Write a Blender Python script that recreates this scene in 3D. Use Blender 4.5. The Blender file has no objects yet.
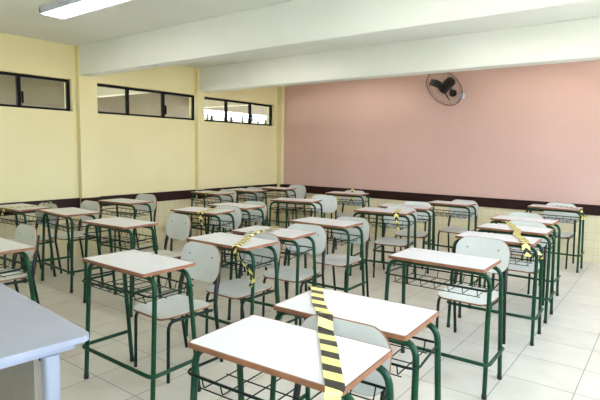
import bpy, bmesh, math, random
from mathutils import Vector, Matrix
random.seed(7)
C = bpy.context.scene.collection
PI = math.pi

# ------------------------------------------------------------------ materials
def srgb(r, g, b):
    f = lambda c: (c/255/12.92) if c/255 <= .04045 else ((c/255+.055)/1.055)**2.4
    return (f(r), f(g), f(b), 1)

def new_mat(name):
    m = bpy.data.materials.new(name); m.use_nodes = True
    nt = m.node_tree; b = nt.nodes['Principled BSDF']
    return m, nt, b

def N(nt, t, **kw):
    n = nt.nodes.new(t)
    for k, v in kw.items(): setattr(n, k, v)
    return n

def mottled(name, c1, c2, scale=8, rough=.5, rvar=.1, bump=.0, metallic=0, detail=4, coat=0, spec=.5):
    m, nt, b = new_mat(name); b.inputs['Specular IOR Level'].default_value = spec
    tc = N(nt, 'ShaderNodeTexCoord'); no = N(nt, 'ShaderNodeTexNoise')
    no.inputs['Scale'].default_value = scale; no.inputs['Detail'].default_value = detail
    nt.links.new(tc.outputs['Object'], no.inputs['Vector'])
    r = N(nt, 'ShaderNodeValToRGB'); r.color_ramp.elements[0].color = c1; r.color_ramp.elements[1].color = c2
    r.color_ramp.elements[0].position = .3; r.color_ramp.elements[1].position = .7
    nt.links.new(no.outputs['Fac'], r.inputs['Fac']); nt.links.new(r.outputs['Color'], b.inputs['Base Color'])
    mr = N(nt, 'ShaderNodeMapRange'); mr.inputs['To Min'].default_value = rough-rvar; mr.inputs['To Max'].default_value = rough+rvar
    nt.links.new(no.outputs['Fac'], mr.inputs['Value']); nt.links.new(mr.outputs['Result'], b.inputs['Roughness'])
    b.inputs['Metallic'].default_value = metallic
    b.inputs['Coat Weight'].default_value = coat
    if bump:
        bp = N(nt, 'ShaderNodeBump'); bp.inputs['Strength'].default_value = bump; bp.inputs['Distance'].default_value = .01
        nt.links.new(no.outputs['Fac'], bp.inputs['Height']); nt.links.new(bp.outputs['Normal'], b.inputs['Normal'])
    return m

def tile_mat(name, c1, c2, grout, w, h, mortar, rough, axes='XY', off=(0, 0), offset=0.0, bump=.2, spec=.5, blotch=None):
    m, nt, b = new_mat(name)
    tc = N(nt, 'ShaderNodeTexCoord'); sep = N(nt, 'ShaderNodeSeparateXYZ'); cmb = N(nt, 'ShaderNodeCombineXYZ')
    nt.links.new(tc.outputs['Object'], sep.inputs[0])
    for i, a in enumerate(axes):
        ad = N(nt, 'ShaderNodeMath', operation='ADD'); ad.inputs[1].default_value = off[i]
        nt.links.new(sep.outputs[a], ad.inputs[0]); nt.links.new(ad.outputs[0], cmb.inputs[i])
    br = N(nt, 'ShaderNodeTexBrick'); br.offset = offset; br.squash = 1
    br.inputs['Scale'].default_value = 1; br.inputs['Brick Width'].default_value = w; br.inputs['Row Height'].default_value = h
    br.inputs['Mortar Size'].default_value = mortar; br.inputs['Mortar Smooth'].default_value = .3
    br.inputs['Color1'].default_value = c1; br.inputs['Color2'].default_value = c2; br.inputs['Mortar'].default_value = grout
    nt.links.new(cmb.outputs[0], br.inputs['Vector'])
    col = br.outputs['Color']
    no = N(nt, 'ShaderNodeTexNoise'); no.inputs['Scale'].default_value = 5; no.inputs['Detail'].default_value = 6
    nt.links.new(tc.outputs['Object'], no.inputs['Vector'])
    if blotch:
        mx = N(nt, 'ShaderNodeMix', data_type='RGBA', blend_type='MULTIPLY')
        rp = N(nt, 'ShaderNodeValToRGB'); rp.color_ramp.elements[0].color = blotch; rp.color_ramp.elements[1].color = (1, 1, 1, 1)
        rp.color_ramp.elements[0].position = .3; rp.color_ramp.elements[1].position = .6
        nt.links.new(no.outputs['Fac'], rp.inputs['Fac'])
        mx.inputs['Factor'].default_value = 1
        nt.links.new(col, mx.inputs['A']); nt.links.new(rp.outputs['Color'], mx.inputs['B']); col = mx.outputs['Result']
    nt.links.new(col, b.inputs['Base Color'])
    mr = N(nt, 'ShaderNodeMapRange'); mr.inputs['To Min'].default_value = rough-.06; mr.inputs['To Max'].default_value = rough+.08
    nt.links.new(no.outputs['Fac'], mr.inputs['Value']); nt.links.new(mr.outputs['Result'], b.inputs['Roughness'])
    bp = N(nt, 'ShaderNodeBump', invert=True); bp.inputs['Strength'].default_value = bump; bp.inputs['Distance'].default_value = .004
    nt.links.new(br.outputs['Fac'], bp.inputs['Height']); nt.links.new(bp.outputs['Normal'], b.inputs['Normal'])
    b.inputs['Specular IOR Level'].default_value = spec
    return m

def stripes_mat(name, period, slant, chevron=False):
    m, nt, b = new_mat(name)
    tc = N(nt, 'ShaderNodeTexCoord'); sep = N(nt, 'ShaderNodeSeparateXYZ')
    nt.links.new(tc.outputs['UV'], sep.inputs[0])
    v = sep.outputs['Y']
    if chevron:
        ab = N(nt, 'ShaderNodeMath', operation='ABSOLUTE'); nt.links.new(v, ab.inputs[0]); v = ab.outputs[0]
    mu = N(nt, 'ShaderNodeMath', operation='MULTIPLY'); mu.inputs[1].default_value = slant; nt.links.new(v, mu.inputs[0])
    ad = N(nt, 'ShaderNodeMath', operation='ADD'); nt.links.new(sep.outputs['X'], ad.inputs[0]); nt.links.new(mu.outputs[0], ad.inputs[1])
    dv = N(nt, 'ShaderNodeMath', operation='DIVIDE'); dv.inputs[1].default_value = period; nt.links.new(ad.outputs[0], dv.inputs[0])
    fr = N(nt, 'ShaderNodeMath', operation='FRACT'); nt.links.new(dv.outputs[0], fr.inputs[0])
    gt = N(nt, 'ShaderNodeMath', operation='GREATER_THAN'); gt.inputs[1].default_value = .52; nt.links.new(fr.outputs[0], gt.inputs[0])
    mx = N(nt, 'ShaderNodeMix', data_type='RGBA'); mx.inputs['A'].default_value = srgb(244, 232, 138); mx.inputs['B'].default_value = srgb(34, 30, 26)
    nt.links.new(gt.outputs[0], mx.inputs['Factor']); nt.links.new(mx.outputs['Result'], b.inputs['Base Color'])
    b.inputs['Roughness'].default_value = .35
    return m

M = {}
M['laminate'] = mottled('white_laminate', srgb(209, 209, 211), srgb(218, 218, 221), 6, .38, .05)
M['seat_lam'] = mottled('grey_white_laminate', srgb(204, 207, 202), srgb(214, 217, 213), 9, .36, .05)
M['edge'] = mottled('brown_edge', srgb(124, 80, 54), srgb(150, 100, 70), 14, .55, .1, .1)
M['ply'] = mottled('brown_underside', srgb(96, 70, 52), srgb(124, 92, 68), 12, .6, .1)
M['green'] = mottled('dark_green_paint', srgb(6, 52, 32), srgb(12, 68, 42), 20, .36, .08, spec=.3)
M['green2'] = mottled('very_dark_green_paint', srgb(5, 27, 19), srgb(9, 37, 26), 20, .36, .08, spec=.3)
M['sleeve'] = mottled('black_plastic', srgb(14, 17, 17), srgb(24, 27, 27), 20, .45, .1)
M['wire'] = mottled('green_wire', srgb(6, 28, 20), srgb(9, 36, 26), 30, .45, .05, spec=.25)
M['yellow'] = mottled('yellow_wall_paint', srgb(224, 211, 161), srgb(229, 217, 169), 1.5, .75, .05, .03)
M['pink'] = mottled('pink_wall_paint', srgb(206, 170, 158), srgb(211, 176, 165), 1.2, .75, .05, .03)
M['white_paint'] = mottled('white_ceiling_paint', srgb(222, 225, 219), srgb(229, 231, 226), 1.5, .8, .05, .03)
M['rail'] = mottled('dark_brown_rail', srgb(34, 15, 14), srgb(48, 23, 20), 5, .5, .1, spec=.25)
M['floor'] = tile_mat('floor_tiles', srgb(210, 205, 193), srgb(216, 211, 200), srgb(146, 142, 134), .41, .418, .0035, .3, 'XY', (-5.80+.41*20, 4.33+.418*20), blotch=(.90, .885, .86, 1))
M['tile_p'] = tile_mat('cream_wall_tiles', srgb(222, 212, 178), srgb(226, 217, 184), srgb(196, 188, 160), .1, .1, .002, .3, 'XZ', (0, 0))
M['tile_l'] = tile_mat('cream_wall_tiles_side', srgb(218, 205, 165), srgb(222, 210, 170), srgb(192, 182, 150), .1, .1, .002, .3, 'YZ', (10, 0))
M['frame'] = mottled('black_window_frame', srgb(10, 9, 9), srgb(14, 13, 12), 9, .6, .08, spec=.15)
M['metal_white'] = mottled('white_enamel', srgb(196, 202, 220), srgb(206, 211, 228), 9, .35, .05)
M['desk_grey'] = mottled('pale_blue_grey_laminate', srgb(152, 157, 172), srgb(160, 165, 180), 7, .35, .05)
M['desk_panel'] = mottled('beige_panel', srgb(150, 144, 130), srgb(160, 153, 138), 5, .6, .05)
M['black'] = mottled('black_fan_plastic', srgb(16, 14, 15), srgb(28, 25, 26), 12, .4, .1)
M['cage'] = mottled('dark_fan_wire', srgb(44, 34, 32), srgb(58, 46, 42), 30, .45, .1)
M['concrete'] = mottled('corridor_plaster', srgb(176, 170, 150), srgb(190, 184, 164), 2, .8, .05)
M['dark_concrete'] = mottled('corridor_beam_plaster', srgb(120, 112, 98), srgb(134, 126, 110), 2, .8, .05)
M['bolt'] = mottled('steel_bolt', srgb(90, 92, 96), srgb(120, 122, 126), 40, .35, .05, metallic=.8)
M['tape'] = stripes_mat('yellow_black_tape', .105, .5)
M['tape_fine'] = stripes_mat('yellow_black_tape_diagonal', .07, .8, True)
M['sticker'] = mottled('white_sticker', srgb(205, 205, 200), srgb(220, 220, 214), 30, .6, .05)
def glass_mat():
    m = bpy.data.materials.new('window_glass'); m.use_nodes = True; nt = m.node_tree
    for n in list(nt.nodes): nt.nodes.remove(n)
    o = N(nt, 'ShaderNodeOutputMaterial'); mx = N(nt, 'ShaderNodeMixShader'); t = N(nt, 'ShaderNodeBsdfTransparent'); g = N(nt, 'ShaderNodeBsdfGlossy')
    lw = N(nt, 'ShaderNodeLayerWeight'); pw = N(nt, 'ShaderNodeMath', operation='POWER'); pw.inputs[1].default_value = 4
    f = N(nt, 'ShaderNodeMath', operation='MULTIPLY_ADD'); f.inputs[1].default_value = .7; f.inputs[2].default_value = .035
    nt.links.new(lw.outputs['Facing'], pw.inputs[0]); nt.links.new(pw.outputs[0], f.inputs[0])
    t.inputs['Color'].default_value = (.86, .87, .86, 1); g.inputs['Roughness'].default_value = .03
    nt.links.new(f.outputs[0], mx.inputs[0]); nt.links.new(t.outputs[0], mx.inputs[1]); nt.links.new(g.outputs[0], mx.inputs[2]); nt.links.new(mx.outputs[0], o.inputs[0])
    return m
M['glass'] = glass_mat()
def lamp_mat(s):
    m, nt, b = new_mat('fluorescent_tube')
    b.inputs['Emission Color'].default_value = (1, .93, .80, 1); b.inputs['Emission Strength'].default_value = s
    b.inputs['Base Color'].default_value = (.9, .9, .9, 1)
    return m
M['tube'] = lamp_mat(12)

# ------------------------------------------------------------------ mesh helpers
def obj(name, bm, mat, parent=None, smooth=None, mats=None):
    me = bpy.data.meshes.new(name)
    bmesh.ops.recalc_face_normals(bm, faces=bm.faces)
    bm.to_mesh(me); bm.free()
    for mm in (mats or [mat]): me.materials.append(mm)
    if smooth is not None:
        me.polygons.foreach_set('use_smooth', [True]*len(me.polygons))
        try: me.set_sharp_from_angle(angle=math.radians(smooth))
        except Exception: pass
    o = bpy.data.objects.new(name, me); C.objects.link(o)
    if parent: o.parent = parent
    return o

def box(bm, x0, x1, y0, y1, z0, z1, mat=0):
    v = [bm.verts.new(p) for p in ((x0,y0,z0),(x1,y0,z0),(x1,y1,z0),(x0,y1,z0),(x0,y0,z1),(x1,y0,z1),(x1,y1,z1),(x0,y1,z1))]
    for f in ((0,3,2,1),(4,5,6,7),(0,1,5,4),(1,2,6,5),(2,3,7,6),(3,0,4,7)):
        fc = bm.faces.new([v[i] for i in f]); fc.material_index = mat
    return v

def bevel_all(bm, w, seg=2):
    bmesh.ops.bevel(bm, geom=bm.edges[:], offset=w, segments=seg, profile=.5, affect='EDGES')

def fillet(pts, rad, n=5):
    """polyline with rounded corners"""
    P = [Vector(p) for p in pts]; out = [P[0]]
    for i in range(1, len(P)-1):
        a, b, c = P[i-1], P[i], P[i+1]
        u, v = (a-b), (c-b); lu, lv = u.length, v.length; u.normalize(); v.normalize()
        ang = u.angle(v)
        if ang > PI-.05: out.append(b); continue
        d = min(rad/math.tan(ang/2), lu*.48, lv*.48)
        s, e = b+u*d, b+v*d
        for k in range(n+1):
            t = k/n
            out.append(s*(1-t)**2 + b*2*t*(1-t) + e*t*t)
    out.append(P[-1]); return out

def tube(bm, pts, r, seg=8, closed=False, ry=None):
    P = [Vector(p) for p in pts]; n = len(P); rings = []
    prev = None
    for i in range(n):
        if closed: t = P[(i+1) % n]-P[i-1]
        elif i == 0: t = P[1]-P[0]
        elif i == n-1: t = P[-1]-P[-2]
        else: t = (P[i+1]-P[i]).normalized()+(P[i]-P[i-1]).normalized()
        t.normalize()
        if prev is None:
            a = Vector((0,0,1)) if abs(t.z) < .9 else Vector((1,0,0))
            u = t.cross(a).normalized()
        else:
            u = (prev - t*prev.dot(t)).normalized()
        prev = u; w = t.cross(u)
        rings.append([bm.verts.new(P[i]+(u*math.cos(2*PI*k/seg)*r+w*math.sin(2*PI*k/seg)*(ry or r))) for k in range(seg)])
    m = n if closed else n-1
    for i in range(m):
        A, B = rings[i], rings[(i+1) % n]
        for k in range(seg): bm.faces.new((A[k], A[(k+1) % seg], B[(k+1) % seg], B[k]))
    if not closed:
        bm.faces.new(rings[0][::-1]); bm.faces.new(rings[-1])

def rrect(w, d, r, n=6):
    out = []
    for cx, cy, a0 in ((w/2-r, d/2-r, 0), (-w/2+r, d/2-r, 90), (-w/2+r, -d/2+r, 180), (w/2-r, -d/2+r, 270)):
        for k in range(n+1):
            a = math.radians(a0+90*k/n); out.append((cx+r*math.cos(a), cy+r*math.sin(a)))
    return out

def slab(bm, outline, z0, z1, f=None):
    """extruded outline; returns the side faces"""
    f = f or (lambda x, y, z: (x, y, z))
    lo = [bm.verts.new(f(x, y, z0)) for x, y in outline]; hi = [bm.verts.new(f(x, y, z1)) for x, y in outline]
    n = len(outline)
    bm.faces.new(lo[::-1]); bm.faces.new(hi)
    for i in range(n): bm.faces.new((lo[i], lo[(i+1) % n], hi[(i+1) % n], hi[i]))

def ring_band(bm, out, inn, z0, z1, f=None):
    f = f or (lambda x, y, z: (x, y, z))
    n = len(out)
    A = [bm.verts.new(f(x, y, z0)) for x, y in out]; B = [bm.verts.new(f(x, y, z1)) for x, y in out]
    D = [bm.verts.new(f(x, y, z0)) for x, y in inn]; E = [bm.verts.new(f(x, y, z1)) for x, y in inn]
    for i in range(n):
        j = (i+1) % n
        bm.faces.new((A[i], A[j], B[j], B[i])); bm.faces.new((B[i], B[j], E[j], E[i]))
        bm.faces.new((E[i], E[j], D[j], D[i])); bm.faces.new((D[i], D[j], A[j], A[i]))

def grid_slab(bm, outline, thick, f, rings=6):
    """curved panel: concentric rings of an outline mapped by f(x, y, side)"""
    n = len(outline)
    for side in (0, 1):
        prev = None
        for k in range(rings+1):
            s = 1-k/(rings+.0)*.999
            cur = [bm.verts.new(f(x*s, y*s, side*thick)) for x, y in outline]
            if prev:
                for i in range(n): bm.faces.new((prev[i], prev[(i+1) % n], cur[(i+1) % n], cur[i]))
            else: first = cur
            prev = cur
        bm.faces.new(prev)
        if side == 0: f0 = first
        else:
            for i in range(n): bm.faces.new((f0[i], f0[(i+1) % n], first[(i+1) % n], first[i]))

def empty(name, label, cat, loc=(0, 0, 0), rz=0, group=None):
    o = bpy.data.objects.new(name, None); C.objects.link(o); o.empty_display_size = .1
    o.location = loc; o.rotation_euler = (0, 0, rz)
    o['label'] = label; o['category'] = cat
    if group: o['group'] = group
    return o
def tag(o, label, cat, group=None):
    o['label'] = label; o['category'] = cat
    if group: o['group'] = group
    return o
def struct(name, bm, mat, mats=None, smooth=None):
    o = obj(name, bm, mat, None, smooth, mats); o['kind'] = 'structure'; return o
def dup(root, loc, rz, label, group, scale=(1, 1, 1)):
    r = root.copy(); C.objects.link(r); r.scale = scale; r.location = loc; r.rotation_euler = (0, 0, rz); r['label'] = label; r['group'] = group
    def kids(src, dst):
        for ch in src.children:
            c = ch.copy(); C.objects.link(c); c.parent = dst
            kids(ch, c)
    kids(root, r)
    return r

# ------------------------------------------------------------------ room shell
XR, YB, ZC = 7.7, -9.7, 2.74           # right wall, back wall, ceiling height
ZR0, ZR1 = .64, .78                    # wall rail
bm = bmesh.new(); box(bm, -.3, XR+.2, YB-.2, .2, -.12, 0); struct('floor', bm, M['floor'])
bm = bmesh.new(); box(bm, -.3, XR+.2, YB-.2, .2, ZC, ZC+.15); struct('ceiling', bm, M['white_paint'])
# pink end wall: tiles to the rail, paint above
bm = bmesh.new(); box(bm, 0, XR, 0, .2, 0, .70, 1); box(bm, 0, XR, 0, .2, .70, ZC, 0)
struct('wall_back', bm, None, [M['pink'], M['tile_p']])
WZ0, WZ1 = 1.905, 2.31
RX = -.08
wins = [(-6.10, -4.225, [-5.475, -4.85]), (-3.985, -2.12, [-3.363, -2.738]), (-2.01, -.165, [-1.39, -.775])]
bm = bmesh.new()
box(bm, -.28, RX, YB, 0, 0, .70, 1)
box(bm, -.28, RX, YB, 0, .70, WZ0, 0)
box(bm, -.28, RX, YB, 0, WZ1, ZC, 0)
ys = [YB] + [v for w in wins for v in (w[0], w[1])] + [0]
for a, b in zip(ys[0::2], ys[1::2]):
    box(bm, -.28, RX, a, b, WZ0, WZ1, 0)
struct('wall_left', bm, None, [M['yellow'], M['tile_l']])
for y0, y1, x1 in ((-4.175, -3.925, 0), (-2.175, -2.04, 0), (-.085, -.001, .035), (-8.3, -8.05, 0)):
    bm = bmesh.new()
    box(bm, RX-.01, x1, y0, y1, .001, .70, 1); box(bm, RX-.01, x1, y0, y1, .70, ZC-.001, 0)
    struct('pillar', bm, None, [M['yellow'], M['tile_l']])
# dark rail on both walls
bm = bmesh.new(); box(bm, .036, XR, -.022, 0, ZR0, ZR1); bevel_all(bm, .004, 1)
struct('trim_1', bm, M['rail'])
bm = bmesh.new()
segs = [(YB, -8.3, RX), (-8.3, -8.05, 0), (-8.05, -4.175, RX), (-4.175, -3.925, 0), (-3.925, -2.175, RX), (-2.175, -2.04, 0), (-2.04, -.085, RX), (-.085, -.022, .035)]
for a, b, xx in segs:
    e = .022 if xx >= 0 else 0
    box(bm, xx, xx+.022, a-(e if a > YB else 0), min(b+e, -.022), ZR0, ZR1)
struct('trim_2', bm, M['rail'])
# windows of the corridor wall
for i, (a, b, mul) in enumerate(wins):
    w = bpy.data.objects.new('window_%d' % (i+1), None); C.objects.link(w); w['kind'] = 'structure'; w.location = (0, 0, 0)
    bm = bmesh.new(); t = .034; xa, xb = -.185, -.145
    box(bm, xa, xb, a, b, WZ0, WZ0+t); box(bm, xa, xb, a, b, WZ1-t, WZ1)
    box(bm, xa, xb, a, a+t, WZ0+t, WZ1-t); box(bm, xa, xb, b-t, b, WZ0+t, WZ1-t)
    f = obj('window_frame', bm, M['frame'], w)
    for mm in mul:
        bm = bmesh.new(); box(bm, xa, xb, mm-.021, mm+.021, WZ0+t, WZ1-t)
        obj('mullion', bm, M['frame'], w)
    bm = bmesh.new(); box(bm, xb, xb+.025, mul[1]+.02, mul[1]+.04, WZ0+.06, WZ0+.2); bevel_all(bm, .004)
    obj('latch', bm, M['frame'], w)
    e = [a+t] + [v for mm in mul for v in (mm-.017, mm+.017)] + [b-t]
    for p, q in zip(e[0::2], e[1::2]):
        bm = bmesh.new(); box(bm, -.168, -.164, p, q, WZ0+t, WZ1-t); obj('pane', bm, M['glass'], w)
# right wall with the big daylight windows (outside the frame, lights the room)
bm = bmesh.new()
op = [(-9.2, -6.75), (-6.45, -4.3), (-4.0, -2.25), (-1.95, -.5)]
box(bm, XR, XR+.2, YB, 0, 0, 1.0); box(bm, XR, XR+.2, YB, 0, 2.5, ZC)
yy = [YB] + [v for o_ in op for v in o_] + [0]
for a, b in zip(yy[0::2], yy[1::2]): box(bm, XR, XR+.2, a, b, 1.0, 2.5)
struct('wall_right', bm, M['white_paint'])
for i, (a, b) in enumerate(op):
    w = bpy.data.objects.new('window_%d' % (i+4), None); C.objects.link(w); w['kind'] = 'structure'
    bm = bmesh.new(); t = .03
    box(bm, XR+.06, XR+.1, a, b, 1.0, 1.0+t); box(bm, XR+.06, XR+.1, a, b, 2.5-t, 2.5)
    box(bm, XR+.06, XR+.1, a, a+t, 1+t, 2.5-t); box(bm, XR+.06, XR+.1, b-t, b, 1+t, 2.5-t)
    n = 3
    for k in range(1, n): y = a+(b-a)*k/n; box(bm, XR+.06, XR+.1, y-.015, y+.015, 1+t, 2.5-t)
    obj('window_frame', bm, M['frame'], w)
bm = bmesh.new(); box(bm, -.28, XR+.2, YB-.2, YB, 0, ZC); struct('wall_front', bm, M['white_paint'])
# beams
for y0, y1 in ((-4.155, -3.985), (-2.14, -1.95), (-8.3, -8.1)):
    bm = bmesh.new(); box(bm, RX, XR, y0, y1, 2.37, ZC); bevel_all(bm, .006, 1)
    struct('ceiling_beam', bm, M['white_paint'])
# corridor beyond the high windows
bm = bmesh.new(); box(bm, -2.6, -.28, -12, 9, 2.60, 2.75); struct('corridor_ceiling', bm, M['concrete'])
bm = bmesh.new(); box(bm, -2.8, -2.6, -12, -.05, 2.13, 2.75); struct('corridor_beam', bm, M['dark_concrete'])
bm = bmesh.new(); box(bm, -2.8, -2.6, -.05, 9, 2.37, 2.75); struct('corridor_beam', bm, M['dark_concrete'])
for y in (-8.0, -5.4, -2.6, -.05):
    bm = bmesh.new(); box(bm, -2.6, -.28, y, y+.16, 2.36, 2.60); struct('corridor_crossbeam', bm, M['concrete'])
for y in (-8.0, -5.4, -2.6, -.05, 2.9, 5.6):
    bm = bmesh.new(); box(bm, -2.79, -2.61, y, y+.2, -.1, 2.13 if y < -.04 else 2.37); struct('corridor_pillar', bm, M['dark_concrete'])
bm = bmesh.new(); box(bm, -2.75, -2.65, -12, 9, -.1, 1.0); struct('corridor_parapet', bm, M['concrete'])
bm = bmesh.new(); box(bm, -9.6, -9.4, 3, 22, -.1, 2.85)
for k in range(16): box(bm, -9.4, -9.36, 3.4+k*1.15, 3.5+k*1.15, -.1, 2.85, 1)
struct('yard_wall', bm, None, [M['concrete'], M['frame']])
bm = bmesh.new(); box(bm, -2.75, -.28, -12, 9, -.12, 0); struct('corridor_floor', bm, M['concrete'])
bm = bmesh.new()
for z in (2.15, 2.29): box(bm, -2.72, -2.70, .15, 9, z, z+.018)
for k in range(14): box(bm, -2.72, -2.70, .5+k*.6, .53+k*.6, 1.0, 2.30)
struct('corridor_grille', bm, M['frame'])

# ------------------------------------------------------------------ school desk
G = {'ht': .779, 'W': .618, 'D': .37}
def make_desk(label, group):
    t = empty('school_desk', label, 'desk', group=group)
    W, D, H = G['W'], G['D'], G['ht']
    out = rrect(W, D, .016, 4); inn = rrect(W-.012, D-.012, .012, 4)
    bm = bmesh.new(); slab(bm, inn, H-.0175, H)
    bm.normal_update()
    for f in bm.faces: f.material_index = 0 if f.normal.z > .5 else 1
    top = obj('tabletop', bm, None, t, None, [M['laminate'], M['ply']])
    bm = bmesh.new(); ring_band(bm, out, rrect(W-.0119, D-.0119, .012, 4), H-.0185, H-.0006)
    obj('edge_band', bm, M['edge'], top, 40)
    r = .0132
    for sx in (-1, 1):
        for yt, yf in ((-.122, -.16), (.110, .172)):
            bm = bmesh.new()
            pts = fillet([(0 if sx > 0 else -.0005, yt, H-.036), (sx*.326, yt, H-.037), (sx*.338, yf, .001)], .075, 7)
            tube(bm, pts, r, 10)
            lg = obj('leg', bm, M['green'], t, 60)
            bm = bmesh.new(); tube(bm, [(sx*.338, yf, 0.0), (sx*.3365, yf+(yt-yf)*.03, .028)], r+.002, 10)
            obj('foot_cap', bm, M['sleeve'], lg, 60)
    # U shaped foot bar around the front
    bm = bmesh.new()
    z = .212
    pts = fillet([(-.352, .158, z), (-.356, -.176, z), (.356, -.176, z), (.352, .158, z)], .045, 6)
    tube(bm, pts, .0115, 9); obj('foot_bar', bm, M['green'], t, 60)
    # wire book shelf
    bm = bmesh.new(); z = .652
    rim = fillet([(-.322, .145, z), (-.346, -.162, z), (.346, -.162, z), (.322, .145, z)], .04, 4)
    tube(bm, rim, .0052, 6)
    tube(bm, [(-.324, .145, z), (.324, .145, z)], .0052, 6)
    sh = obj('book_rack', bm, M['wire'], t, 60)
    bm = bmesh.new()
    for k in range(7):
        x = -.264+k*.088
        tube(bm, fillet([(x, -.157, z), (x, -.146, z-.045), (x, .128, z-.045), (x, .145, z)], .012, 2), .0028, 5)
    for y in (-.146, -.01, .128): tube(bm, [(-.28, y, z-.048), (.28, y, z-.048)], .0028, 5)
    obj('rack_wires', bm, M['wire'], sh, 60)
    return t

def make_chair(label, group):
    t = empty('school_chair', label, 'chair', group=group)
    # origin: floor under the middle of the seat; faces -y
    def fs(x, y, s): return (x, y, .412 - s + .006*((x/.19)**2) - .012*max(0, (-y-.12)/.075)**2 + .004*((y/.18)**2))
    o2 = rrect(.38, .39, .066, 6)
    bm = bmesh.new(); grid_slab(bm, o2, .011, fs, 5)
    bm.normal_update()
    st = obj('seat', bm, M['seat_lam'], t, 50)
    bm = bmesh.new(); ring_band(bm, rrect(.384, .394, .067, 6), rrect(.3795, .3895, .066, 6), .0015, .0115, lambda x, y, s: fs(x, y, s))
    obj('edge_band', bm, M['edge'], st, 50)
    YBK, ZBK = .228, .672
    def fb(x, z, s):
        n = .0 + s
        y = YBK + .16*z*1.0 - .35*x*x*1.0 + .012 + n
        return (x, y, ZBK+z)
    bm = bmesh.new(); grid_slab(bm, rrect(.405, .252, .098, 8), .011, fb, 5)
    bk = obj('backrest', bm, M['seat_lam'], t, 50)
    bm = bmesh.new(); ring_band(bm, rrect(.4085, .2555, .0995, 8), rrect(.4045, .2515, .098, 8), .001, .010, lambda x, y, s: fb(x, y, s))
    obj('edge_band', bm, M['edge'], bk, 50)
    for sx in (-1, 1):
        bm = bmesh.new()
        x, y0, _ = fb(sx*.118, .045, 0)
        tube(bm, [(x, y0-.003, ZBK+.045), (x, y0+.002, ZBK+.045)], .006, 10); obj('bolt', bm, M['bolt'], bk, 40)
    for sx in (-1, 1):
        # front leg bending into the seat rail
        bm = bmesh.new()
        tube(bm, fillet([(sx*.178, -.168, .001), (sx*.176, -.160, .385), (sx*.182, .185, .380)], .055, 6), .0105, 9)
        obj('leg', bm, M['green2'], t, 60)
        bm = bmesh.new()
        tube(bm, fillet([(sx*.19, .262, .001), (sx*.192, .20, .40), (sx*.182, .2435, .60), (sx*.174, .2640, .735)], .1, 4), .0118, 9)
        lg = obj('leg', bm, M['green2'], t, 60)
        bm = bmesh.new()
        tube(bm, [(sx*.1915, .205, .43), (sx*.186, .218, .52), (sx*.1825, .2385, .585)], .0145, 10)
        obj('upright_sleeve', bm, M['sleeve'], lg, 60)
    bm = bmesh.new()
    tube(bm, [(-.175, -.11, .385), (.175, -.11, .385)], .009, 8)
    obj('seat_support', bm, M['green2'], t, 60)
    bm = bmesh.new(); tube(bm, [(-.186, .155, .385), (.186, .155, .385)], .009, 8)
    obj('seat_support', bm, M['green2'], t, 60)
    return t

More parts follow.
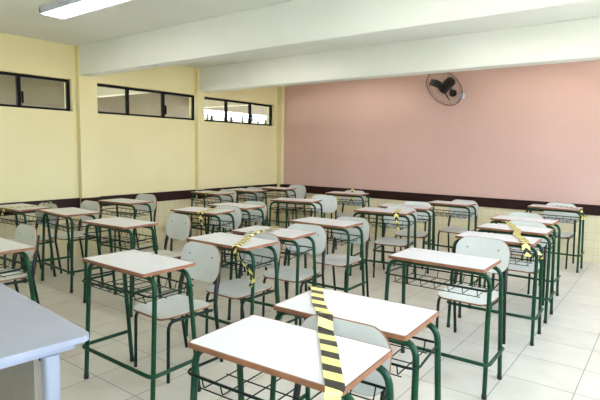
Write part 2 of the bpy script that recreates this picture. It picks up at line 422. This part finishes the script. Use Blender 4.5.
# name: x, y, rotation (deg), chair (dx, back distance, turn) or None, labels
DESKS = [
 ('front', 5.166, -6.355, 3.0, (0.06, 0.27, 0), 'white school desk nearest the camera with wide striped tape over its right end', 'grey-white chair squeezed between the two front desks, crossed by wide striped tape'),
 ('second', 5.132, -5.851, 2.6, None, 'white school desk just behind the nearest desk, tape starting on its left part', None),
 ('left mid', 3.656, -5.898, -.3, (-0.05, 0.53, -2), 'white school desk left of centre with its full foot bar showing, near the teacher table', 'chair tucked behind the large desk left of centre, oval backrest above its right end'),
 ('right mid', 5.046, -4.589, .3, (0.01, 0.79, -1), 'white school desk right of centre in front of the tight row of three desks', 'chair standing clear behind the right of centre desk, its wide backrest fully visible'),
 ('tape a', 3.584, -5.031, .4, (0.05, 0.262, 0), 'school desk in the middle with striped tape crossing it, loose end hanging down', 'chair in the middle pushed between two tape-crossed desks, backrest over the rear one'),
 ('tape b', 3.564, -4.531, 5.0, (0.1, 0.36, 3), 'school desk in the middle, rear one of the pair under one tape', 'chair just behind the rear one of the two tape-crossed middle desks'),
 ('centre', 3.571, -3.755, 1.1, (0.11, 0.3, 0), 'untaped school desk at the centre of the room behind the tape-crossed pair', 'chair behind the untaped centre desk, pale backrest tilted past its right end'),
 ('tape c', 3.566, -2.544, 8.1, (0.09, 0.32, 2), 'school desk right of centre with short tape hanging over its front edge', 'chair under the desk with short hanging tape right of centre'),
 ('rear c', 3.554, -1.950, 9.5, (0.03, 0.42, 3), 'school desk directly behind the one with short hanging tape, right of centre', 'chair behind the second desk of the pair right of centre'),
 ('wall r', 3.835, -1.145, -2.0, (0.06, 0.3, 0), 'narrow looking school desk by the pink wall, right of centre, free of tape', 'chair by the pink wall, squarish backrest just above an untaped desk'),
 ('row 1', 5.093, -3.538, 1.6, None, 'frontmost of the three tightly packed desks at right, tape ending at its right corner', None),
 ('row 2', 5.071, -2.923, 1.2, (0.02, 0.37, 0), 'middle of the three tightly packed desks at right', 'chair between the middle and rear desks of the tight row at right'),
 ('row 3', 4.995, -2.218, -1.2, (-0.1, 0.42, 0), 'rearmost of the three tightly packed desks at right', 'chair behind the rearmost desk of the tight row, backrest curving above the top'),
 ('far right', 5.008, -.655, -.7, (0, 0.38, 0), 'school desk at far right against the pink wall with tape on its top and legs', 'chair at far right by the pink wall behind the taped desk'),
 ('left edge', 2.495, -6.273, 0, (-0.56, 0.5, -2), 'school desk cut by the left edge just behind the teacher table', 'chair at the left edge with a dull backrest behind the cut-off desk'),
 ('left wall a', .395, -5.127, 3.9, (0.08, 0.255, 3), 'school desk at the far left under the window with tape round its right end', 'chair wrapped by faded tape at the far left, below the first window'),
 ('left wall b', 1.14, -4.965, -3.6, (-0.62, 0.53, 6), 'small looking desk by the left pillar, right beside the tape-wrapped chair', 'chair standing directly in front of the left pillar'),
 ('left c', 2.196, -5.059, 2.8, (0.1, 0.6, -8), 'untaped school desk on the left between the pillar and the large left desk', 'chair standing apart with an upright oval backrest, left of the first tape-topped desk'),
 ('left wall c', .652, -3.967, 4.2, (-0.37, 0.63, 4), 'school desk by the yellow wall just right of the pillar', 'chair against the yellow wall right of the pillar, behind a lone desk'),
 ('wall d', .478, -2.318, -1.5, (-0.05, 0.36, 3), 'school desk by the yellow wall under the middle window end, faded tape on top', 'chair behind the faded-tape desk by the yellow wall'),
 ('wall e', .500, -1.560, 0, (-0.11, 0.3, 2), 'short looking school desk by the yellow wall under the third window', 'chair with its rounded back over the short looking desk under the third window'),
 ('corner', .570, -.869, 2.7, (0.03, 0.6, 2), 'school desk in the far corner of the room where the walls meet', 'chair in the far corner against the pink wall'),
 ('tape d', 2.062, -3.945, 9.0, (0.1, 0.31, 1), 'school desk left of centre with yellow tape looped over its middle', 'chair of the desk with looped tape, grey backrest beside its right end'),
 ('rear d', 1.994, -3.356, 2.1, (0, 0.34, 2), 'school desk directly behind the one with looped tape, left of centre', 'chair mostly hidden under the desk behind the looped-tape desk'),
 ('mid far', 2.106, -2.300, 14.0, (0.17, 0.64, 4), 'school desk in the far middle before the room corner, pale backrest at its right', 'chair in the far middle with pale backrest right of its desk'),
 ('far mid', 2.020, -.843, 8.0, (0, 0.3, 4), 'school desk by the pink wall left of centre, tape on the chair behind', 'chair by the pink wall left of centre with tape over its back'),
]
# the smaller make of desk stands in these places
SCL = {k: (.955, .90, 1) for k in ('row 1', 'row 2', 'row 3', 'far right')}; SCL['wall r'] = (.90, .92, 1)
desk0 = chair0 = None
GD, GC = 'white-topped green-legged school desks', 'grey-white school chairs with green legs'
LOC = {}
for key, x, y, rz, ch, ld, lc in DESKS:
    a = math.radians(rz)
    if desk0 is None:
        desk0 = make_desk(ld, GD); desk0.location = (x, y, 0); desk0.rotation_euler = (0, 0, a)
    else: dup(desk0, (x, y, 0), a, ld, GD, SCL.get(key, (1, 1, 1)))
    LOC[key] = (x, y, a)
    if ch:
        dx, yb, tw = ch; b = a+math.radians(tw); d = .235
        # backrest position in the desk's frame, then step forward to the seat centre
        bx, by = x+math.cos(a)*dx-math.sin(a)*yb, y+math.sin(a)*dx+math.cos(a)*yb
        px, py = bx+math.sin(b)*d, by-math.cos(b)*d
        if chair0 is None:
            chair0 = make_chair(lc, GC); chair0.location = (px, py, 0); chair0.rotation_euler = (0, 0, b)
        else: dup(chair0, (px, py, 0), b, lc, GC)
        LOC['chair '+key] = (px, py, b)

def wp(key, x, y, z):
    X, Y, a = LOC[key]; return Vector((X+math.cos(a)*x-math.sin(a)*y, Y+math.sin(a)*x+math.cos(a)*y, z))

# ------------------------------------------------------------------ tapes
def ribbon(name, pts, widths, sides, mat, label, thick=.0012, sub=6):
    """ribbon through pts; sides = sideways unit vectors"""
    P, S, Wd = [], [], []
    n = len(pts)
    for i in range(n-1):
        p0, p1, p2, p3 = pts[max(i-1, 0)], pts[i], pts[i+1], pts[min(i+2, n-1)]
        for k in range(sub):
            t = k/sub
            q = .5*((2*p1)+(p2-p0)*t+(2*p0-5*p1+4*p2-p3)*t*t+(-p0+3*p1-3*p2+p3)*t**3) if sub > 1 else p1
            P.append(q); S.append((sides[i]*(1-t)+sides[i+1]*t).normalized()); Wd.append(widths[i]*(1-t)+widths[i+1]*t)
    P.append(pts[-1]); S.append(sides[-1].normalized()); Wd.append(widths[-1])
    bm = bmesh.new(); uv = bm.loops.layers.uv.new('UVMap'); L = 0; rows = []; us = []
    for i, p in enumerate(P):
        if i: L += (P[i]-P[i-1]).length
        tn = (P[min(i+1, len(P)-1)]-P[max(i-1, 0)]).normalized(); nn = S[i].cross(tn).normalized()*thick
        a, b = p-S[i]*Wd[i]/2, p+S[i]*Wd[i]/2
        rows.append([bm.verts.new(a), bm.verts.new(p), bm.verts.new(b), bm.verts.new(b+nn), bm.verts.new(p+nn), bm.verts.new(a+nn)]); us.append((L, Wd[i]))
    vv = [-.5, 0, .5, .5, 0, -.5]
    for i in range(len(rows)-1):
        for k in range(6):
            j = (k+1) % 6
            f = bm.faces.new((rows[i][k], rows[i][j], rows[i+1][j], rows[i+1][k]))
            for lp, (u_, v_) in zip(f.loops, ((us[i][0], vv[k]*.07), (us[i][0], vv[j]*.07), (us[i+1][0], vv[j]*.07), (us[i+1][0], vv[k]*.07))): lp[uv].uv = (u_, v_)
    bm.faces.new(rows[0][::-1]); bm.faces.new(rows[-1])
    o = obj(name, bm, mat, None, 60); tag(o, label, 'tape', 'yellow and black barrier tapes'); return o
V = Vector
HT = G['ht']
# wide tape on the two front desks
pts = [V((5.468, -6.545, HT-.035)), V((5.472, -6.548, HT-.004)), V((5.465, -6.525, HT+.005)), V((5.385, -6.42, HT+.005)), V((5.270, -6.265, HT+.005)), V((5.195, -6.172, HT+.004)),
       V((5.150, -6.105, HT+.030)), V((5.115, -6.06, HT+.030)), V((5.075, -6.01, HT+.006)), V((4.96, -5.883, HT+.005)), V((4.85, -5.735, HT+.005)), V((4.80, -5.690, HT+.002)), V((4.793, -5.683, HT-.03))]
sd = V((.77, .64, 0)).normalized()
ribbon('barrier_tape', pts, [.03, .05]+[.058]*4+[.056]*6+[.05], [sd]*13, M['tape'], 'wide yellow and black striped tape across the two nearest desks')
# middle pair
sd = V((.93, .36, 0)).normalized()
pts = [V((3.79, -5.205, HT-.05)), V((3.80, -5.215, HT-.004)), V((3.79, -5.190, HT+.005)), V((3.702, -5.02, HT+.005)), V((3.60, -4.87, HT+.004)), V((3.59, -4.70, HT+.03)), V((3.52, -4.50, HT+.006)), V((3.44, -4.33, HT+.005)), V((3.42, -4.30, HT-.02))]
ribbon('barrier_tape', pts, [.03]+[.055]*7+[.04], [sd]*9, M['tape_fine'], 'striped tape laid over the tape-crossed pair of desks in the middle')
e = V((.8, .6, 0))
pts = [V((3.80, -5.2185, HT-.014)), V((3.86, -5.24, HT-.07)), V((3.93, -5.245, HT-.12)), V((3.99, -5.24, .61)), V((3.985, -5.24, .57)), V((3.955, -5.24, .53))]
ribbon('barrier_tape', pts, [.022, .012, .014, .02, .028, .034], [V((.6, 0, .8)), V((.5, 0, .8)), V((.5, .1, .8)), V((.9, .2, .2)), V((.9, .2, 0)), V((1, 0, 0))], M['tape_fine'], 'loose twisted tape end hanging from the front of the tape-crossed middle desk')
# right-of-centre desk pair
def over(key, keyb, x0, x1, drop, w, label, yf=-.181, yb=.181, mat='tape_fine', zb=0):
    p = [wp(key, x0+.03, yf-.012, HT-drop), wp(key, x0+.01, yf-.012, HT-drop*.5), wp(key, x0, yf-.006, HT-.006), wp(key, x0, yf+.02, HT+.005), wp(key, (x0+x1)/2, 0, HT+.005),
         wp(key, x1, yb-.02, HT+.005), wp(key, x1, yb+.008, HT-.004), wp(key, x1, yb+.01, HT-.05)]
    s = wp(key, 1, 0, 0)-wp(key, 0, 0, 0)
    return ribbon('barrier_tape', p, [w*.5, w*.6, w, w, w, w, w, w*.7], [s]*8, M[mat], label)
over('tape c', None, .20, .12, .17, .06, 'short tape over the right of centre desk, its end hanging at the front')
over('tape d', None, .12, .06, .13, .07, 'yellow tape looped over the middle of a desk left of centre')
over('wall d', None, .05, .0, .04, .05, 'faded tape across the desk by the yellow wall')
# right row: one tape over the three tight desks
sd = V((.93, .36, 0)).normalized()
pts = [V((5.365, -3.73, HT-.09)), V((5.345, -3.73, HT-.006)), V((5.335, -3.68, HT+.005)), V((5.243, -3.45, HT+.005)), V((5.19, -3.35, HT+.004)), V((5.14, -3.10, HT+.004)), V((5.06, -2.93, HT+.005)), V((5.0, -2.75, HT+.004)), V((4.93, -2.62, HT+.01)), V((4.86, -2.50, HT-.01))]
ribbon('barrier_tape', pts, [.045]+[.06]*8+[.04], [sd]*10, M['tape_fine'], 'striped tape running diagonally over the three tightly packed desks at right')
pts = [wp('row 1', .325, -.15, HT-.06), wp('row 1', .352, -.13, HT-.08), wp('row 1', .354, -.10, HT-.10), wp('row 1', .33, -.09, HT-.12)]
ribbon('barrier_tape', pts, [.03]*4, [V((0, .2, 1))]*4, M['tape_fine'], 'yellow tape knot on the front leg of the tightly packed row')
# far right desk
pts = [wp('far right', .31, -.06, HT-.04), wp('far right', .306, -.05, HT-.004), wp('far right', .29, -.04, HT+.005), wp('far right', .10, .05, HT+.005), wp('far right', -.05, .14, HT+.005), wp('far right', -.10, .185, HT-.01)]
ribbon('barrier_tape', pts, [.05]*6, [V((.4, .9, 0))]*6, M['tape_fine'], 'striped tape slanting across the far right desk top')
def loop(key, cx, cy, rx, ry, z, h, label, n=20, tilt=0):
    p = [wp(key, cx+rx*math.cos(2*PI*k/n), cy+ry*math.sin(2*PI*k/n), z+tilt*math.cos(2*PI*k/n)) for k in range(n+1)]
    ribbon('barrier_tape', p, [h]*(n+1), [V((0, 0, 1))]*(n+1), M['tape_fine'], label, sub=1)
loop('far right', .336, -.03, .02, .16, .675, .03, 'tape wound round the right legs of the far right desk')
# tape round the left chair and desk end
p = [wp('left wall a', -.02, -.186, .70), wp('left wall a', .02, -.188, HT-.02), wp('left wall a', .06, -.184, HT+.005), wp('left wall a', .10, .0, HT+.005), wp('left wall a', .10, .175, HT+.006), wp('chair left wall a', .0, .238, .80), wp('chair left wall a', .0, .27, .815), wp('chair left wall a', .0, .296, .795), wp('chair left wall a', 0, .290, .70)]
s = wp('left wall a', 1, 0, 0)-wp('left wall a', 0, 0, 0)
ribbon('barrier_tape', p, [.05]*9, [s]*9, M['tape_fine'], 'faded tape from the far left desk up over its chair back')
# tape over the chair by the pink wall
X = 'chair far mid'
p = [wp(X, -.03, .17, .60), wp(X, -.03, .205, .70), wp(X, -.035, .237, .80), wp(X, -.04, .252, .822), wp(X, -.04, .272, .80), wp(X, -.04, .262, .68)]
s = wp(X, 1, 0, 0)-wp(X, 0, 0, 0)
ribbon('barrier_tape', p, [.05]*6, [s]*6, M['tape_fine'], 'tape over the back of the chair by the pink wall')

# ------------------------------------------------------------------ teacher table
t = empty('teacher_table', 'pale blue-grey teacher table at the bottom left corner', 'table', (3.885, -6.945, 0), math.radians(-5.5))
bm = bmesh.new(); slab(bm, rrect(1.18, .62, .035, 6), .738, .76);
obj('tabletop', bm, M['desk_grey'], t, 40)
bm = bmesh.new(); slab(bm, rrect(1.12, .54, .03, 3), .712, .7375); obj('apron', bm, M['desk_grey'], t, 40)
for sx in (-1, 1):
    for y in (-.175, .175):
        bm = bmesh.new(); slab(bm, rrect(.055, .055, .016, 4), .03, .7115, lambda x, y_, z, sx=sx, y=y: (sx*.545+x, y+y_, z)); obj('leg', bm, M['desk_grey'], t, 40)
    bm = bmesh.new(); box(bm, sx*.545-.025, sx*.545+.025, -.27, .27, 0, .029); bevel_all(bm, .006); obj('foot_rail', bm, M['desk_grey'], t, 40)
bm = bmesh.new(); box(bm, -.515, .515, .13, .148, .28, .711); obj('modesty_panel', bm, M['desk_panel'], t)

# ------------------------------------------------------------------ ceiling light
def fixture(x0, y0, label):
    t = empty('ceiling_light', label, 'lamp', (x0, y0, ZC), 0)
    L, Wd = 1.30, .245
    bm = bmesh.new()
    sec = [(-Wd/2, -.001), (-Wd/2, -.045), (-Wd/2+.006, -.058), (-Wd/2+.012, -.056), (-.035, -.012), (0, -.05), (.035, -.012), (Wd/2-.012, -.056), (Wd/2-.006, -.058), (Wd/2, -.045), (Wd/2, -.001)]
    A = [bm.verts.new((0, y, z)) for y, z in sec]; B = [bm.verts.new((L, y, z)) for y, z in sec]
    n = len(sec)
    for i in range(n): bm.faces.new((A[i], A[(i+1) % n], B[(i+1) % n], B[i]))
    bm.faces.new(A); bm.faces.new(B[::-1])
    obj('housing', bm, M['metal_white'], t)
    for x in (.0, L-.02):
        bm = bmesh.new(); box(bm, x, x+.02, -Wd/2, Wd/2, -.062, -.002); obj('end_cap', bm, M['metal_white'], t)
    for y in (-.068, .068):
        bm = bmesh.new(); tube(bm, [(.03, y, -.048), (L-.03, y, -.048)], .0165, 12); obj('fluorescent_tube', bm, M['tube'], t, 60)
    return t
fixture(1.34, -5.18, 'long white fluorescent ceiling light with two lit tubes')
for x, y, lb in ((4.2, -5.18, 'added unseen fluorescent ceiling light in the nearest bay, right of the visible one'), (1.34, -3.05, 'added unseen fluorescent ceiling light between the two beams, left side'), (4.2, -3.05, 'added unseen fluorescent ceiling light between the two beams, right side'),
                 (1.34, -1.0, 'added unseen fluorescent ceiling light behind the far beam, left side'), (4.2, -1.0, 'added unseen fluorescent ceiling light behind the far beam, right side'), (4.2, -7.0, 'added unseen fluorescent ceiling light above the teacher table')):
    fixture(x, y, lb)  # extra fixtures out of view, added to brighten the walls and room

# ------------------------------------------------------------------ fan
fc = V((3.325, -.26, 2.415)); nrm = V((-.305, -.827, -.673)).normalized()
t = empty('wall_fan', 'black wall fan with round wire cage high on the pink wall', 'fan', fc)
q = nrm.to_track_quat('Z', 'Y').to_matrix()
def L2(x, y, z): return q @ V((x, y, z))
R = .305
bm = bmesh.new()
for z, rr in ((0, R), (.035, R*.97), (-.035, R*.97)):
    tube(bm, [L2(rr*math.cos(2*PI*k/40), rr*math.sin(2*PI*k/40), z) for k in range(40)], .0055 if z == 0 else .0018, 6, closed=True)
for z0, sg in ((.07, 1), (-.09, -1)):
    for rr in (.07,):
        tube(bm, [L2(rr*math.cos(2*PI*k/24), rr*math.sin(2*PI*k/24), z0) for k in range(24)], .003, 5, closed=True)
cage = obj('cage', bm, M['cage'], t, 60)
bm = bmesh.new()
for sg, z0 in ((1, .07), (-1, -.09)):
    for k in range(30):
        a = 2*PI*k/30
        tube(bm, [L2(r_*math.cos(a), r_*math.sin(a), z0*(1-(r_/R)**3)) for r_ in (.06, .13, .2, .26, R)], .0009, 3)
obj('cage_wires', bm, M['cage'], cage)
bm = bmesh.new(); tube(bm, [L2(0, 0, .03), L2(0, 0, .055)], .05, 20); tube(bm, [L2(0, 0, .0551), L2(0, 0, .062)], .035, 20); obj('hub', bm, M['black'], t, 40)
for a0 in (15, 135, 255):
    bm = bmesh.new(); rows = []
    for i in range(9):
        r_ = .045+.205*i/8; wd = .022+.055*math.sin(PI*min(1, (i+1.2)/8.5)*.75)
        row = []
        for j in range(5):
            s = j/4-.5; ang = math.radians(a0)+s*wd*2/r_*.62+.25*(r_-.05)/.2
            row.append((r_*math.cos(ang), r_*math.sin(ang), -.01+s*.06))
        rows.append(row)
    vs = [[[bm.verts.new(L2(x, y, z+dz)) for x, y, z in row] for row in rows] for dz in (0, .003)]
    for lay in vs:
        for i in range(8):
            for j in range(4): bm.faces.new((lay[i][j], lay[i][j+1], lay[i+1][j+1], lay[i+1][j]))
    edge = [(0, j) for j in range(5)]+[(i, 4) for i in range(1, 9)]+[(8, j) for j in (3, 2, 1, 0)]+[(i, 0) for i in range(7, 0, -1)]
    for k in range(len(edge)):
        (a, b), (c, d) = edge[k], edge[(k+1) % len(edge)]
        bm.faces.new((vs[0][a][b], vs[0][c][d], vs[1][c][d], vs[1][a][b]))
    obj('blade', bm, M['black'], t, 50)
bm = bmesh.new()
tube(bm, [L2(0, 0, .03), L2(0, 0, -.06), L2(0, 0, -.1), L2(0, 0, -.17), L2(0, 0, -.185)], .08, 24)
mo = obj('motor', bm, M['black'], t, 50)
bm = bmesh.new()
wallp = V((3.38, -.001, 2.36))-fc
tube(bm, fillet([L2(0, 0, -.13), L2(0, 0, -.13)+V((.02, .02, -.08)), wallp+V((0, -.02, 0))], .03, 4), .018, 10)
tube(bm, [wallp+V((0, -.03, 0)), wallp], .055, 20)
obj('wall_bracket', bm, M['black'], t, 50)
bm = bmesh.new(); box(bm, 3.49, 3.56, -.03, -.001, 2.27, 2.35); bevel_all(bm, .005)
o = obj('electrical_outlet', bm, M['metal_white'], None, 40); tag(o, 'small white socket on the pink wall beside the fan', 'outlet')

# ------------------------------------------------------------------ camera and light
cam = bpy.data.cameras.new('camera'); co = bpy.data.objects.new('camera', cam); C.objects.link(co)
F, YAW, PITCH, ROLL = 497.357, math.radians(36.80982525), math.radians(5.73581539), math.radians(.85740606)
fw = V((-math.sin(YAW)*math.cos(PITCH), math.cos(YAW)*math.cos(PITCH), -math.sin(PITCH)))
r0 = V((math.cos(YAW), math.sin(YAW), 0)); u0 = r0.cross(fw)
rr = r0*math.cos(ROLL)+u0*math.sin(ROLL); uu = -r0*math.sin(ROLL)+u0*math.cos(ROLL)
mat = Matrix((rr, uu, -fw)).transposed().to_4x4(); mat.translation = V((6.18533471, -7.66659783, 1.45222904))
co.matrix_world = mat
cam.sensor_width = 36; cam.lens = F*36/600; cam.clip_start = .05
bpy.context.scene.camera = co

w = bpy.data.worlds.new('sky'); bpy.context.scene.world = w; w.use_nodes = True
nt = w.node_tree; bg = nt.nodes['Background']
tc = N(nt, 'ShaderNodeTexCoord'); sp = N(nt, 'ShaderNodeSeparateXYZ'); rp = N(nt, 'ShaderNodeValToRGB')
nt.links.new(tc.outputs['Generated'], sp.inputs[0])
mr = N(nt, 'ShaderNodeMapRange'); mr.inputs['From Min'].default_value = -.15; mr.inputs['From Max'].default_value = .6
nt.links.new(sp.outputs['Z'], mr.inputs['Value']); nt.links.new(mr.outputs['Result'], rp.inputs['Fac'])
rp.color_ramp.elements[0].color = (.62, .62, .58, 1); rp.color_ramp.elements[0].position = .05
rp.color_ramp.elements[1].color = (.68, .83, 1.0, 1); rp.color_ramp.elements[1].position = .3
nt.links.new(rp.outputs['Color'], bg.inputs['Color']); bg.inputs['Strength'].default_value = 7.6

sc = bpy.context.scene
sc.view_settings.view_transform = 'Standard'; sc.view_settings.look = 'None'; sc.view_settings.gamma = 1; sc.view_settings.use_curve_mapping = False
sc.view_settings.exposure = 0.72
sc.cycles.max_bounces = 10; sc.cycles.diffuse_bounces = 7; sc.cycles.glossy_bounces = 4; sc.cycles.transparent_max_bounces = 12
sc.cycles.sample_clamp_indirect = 6
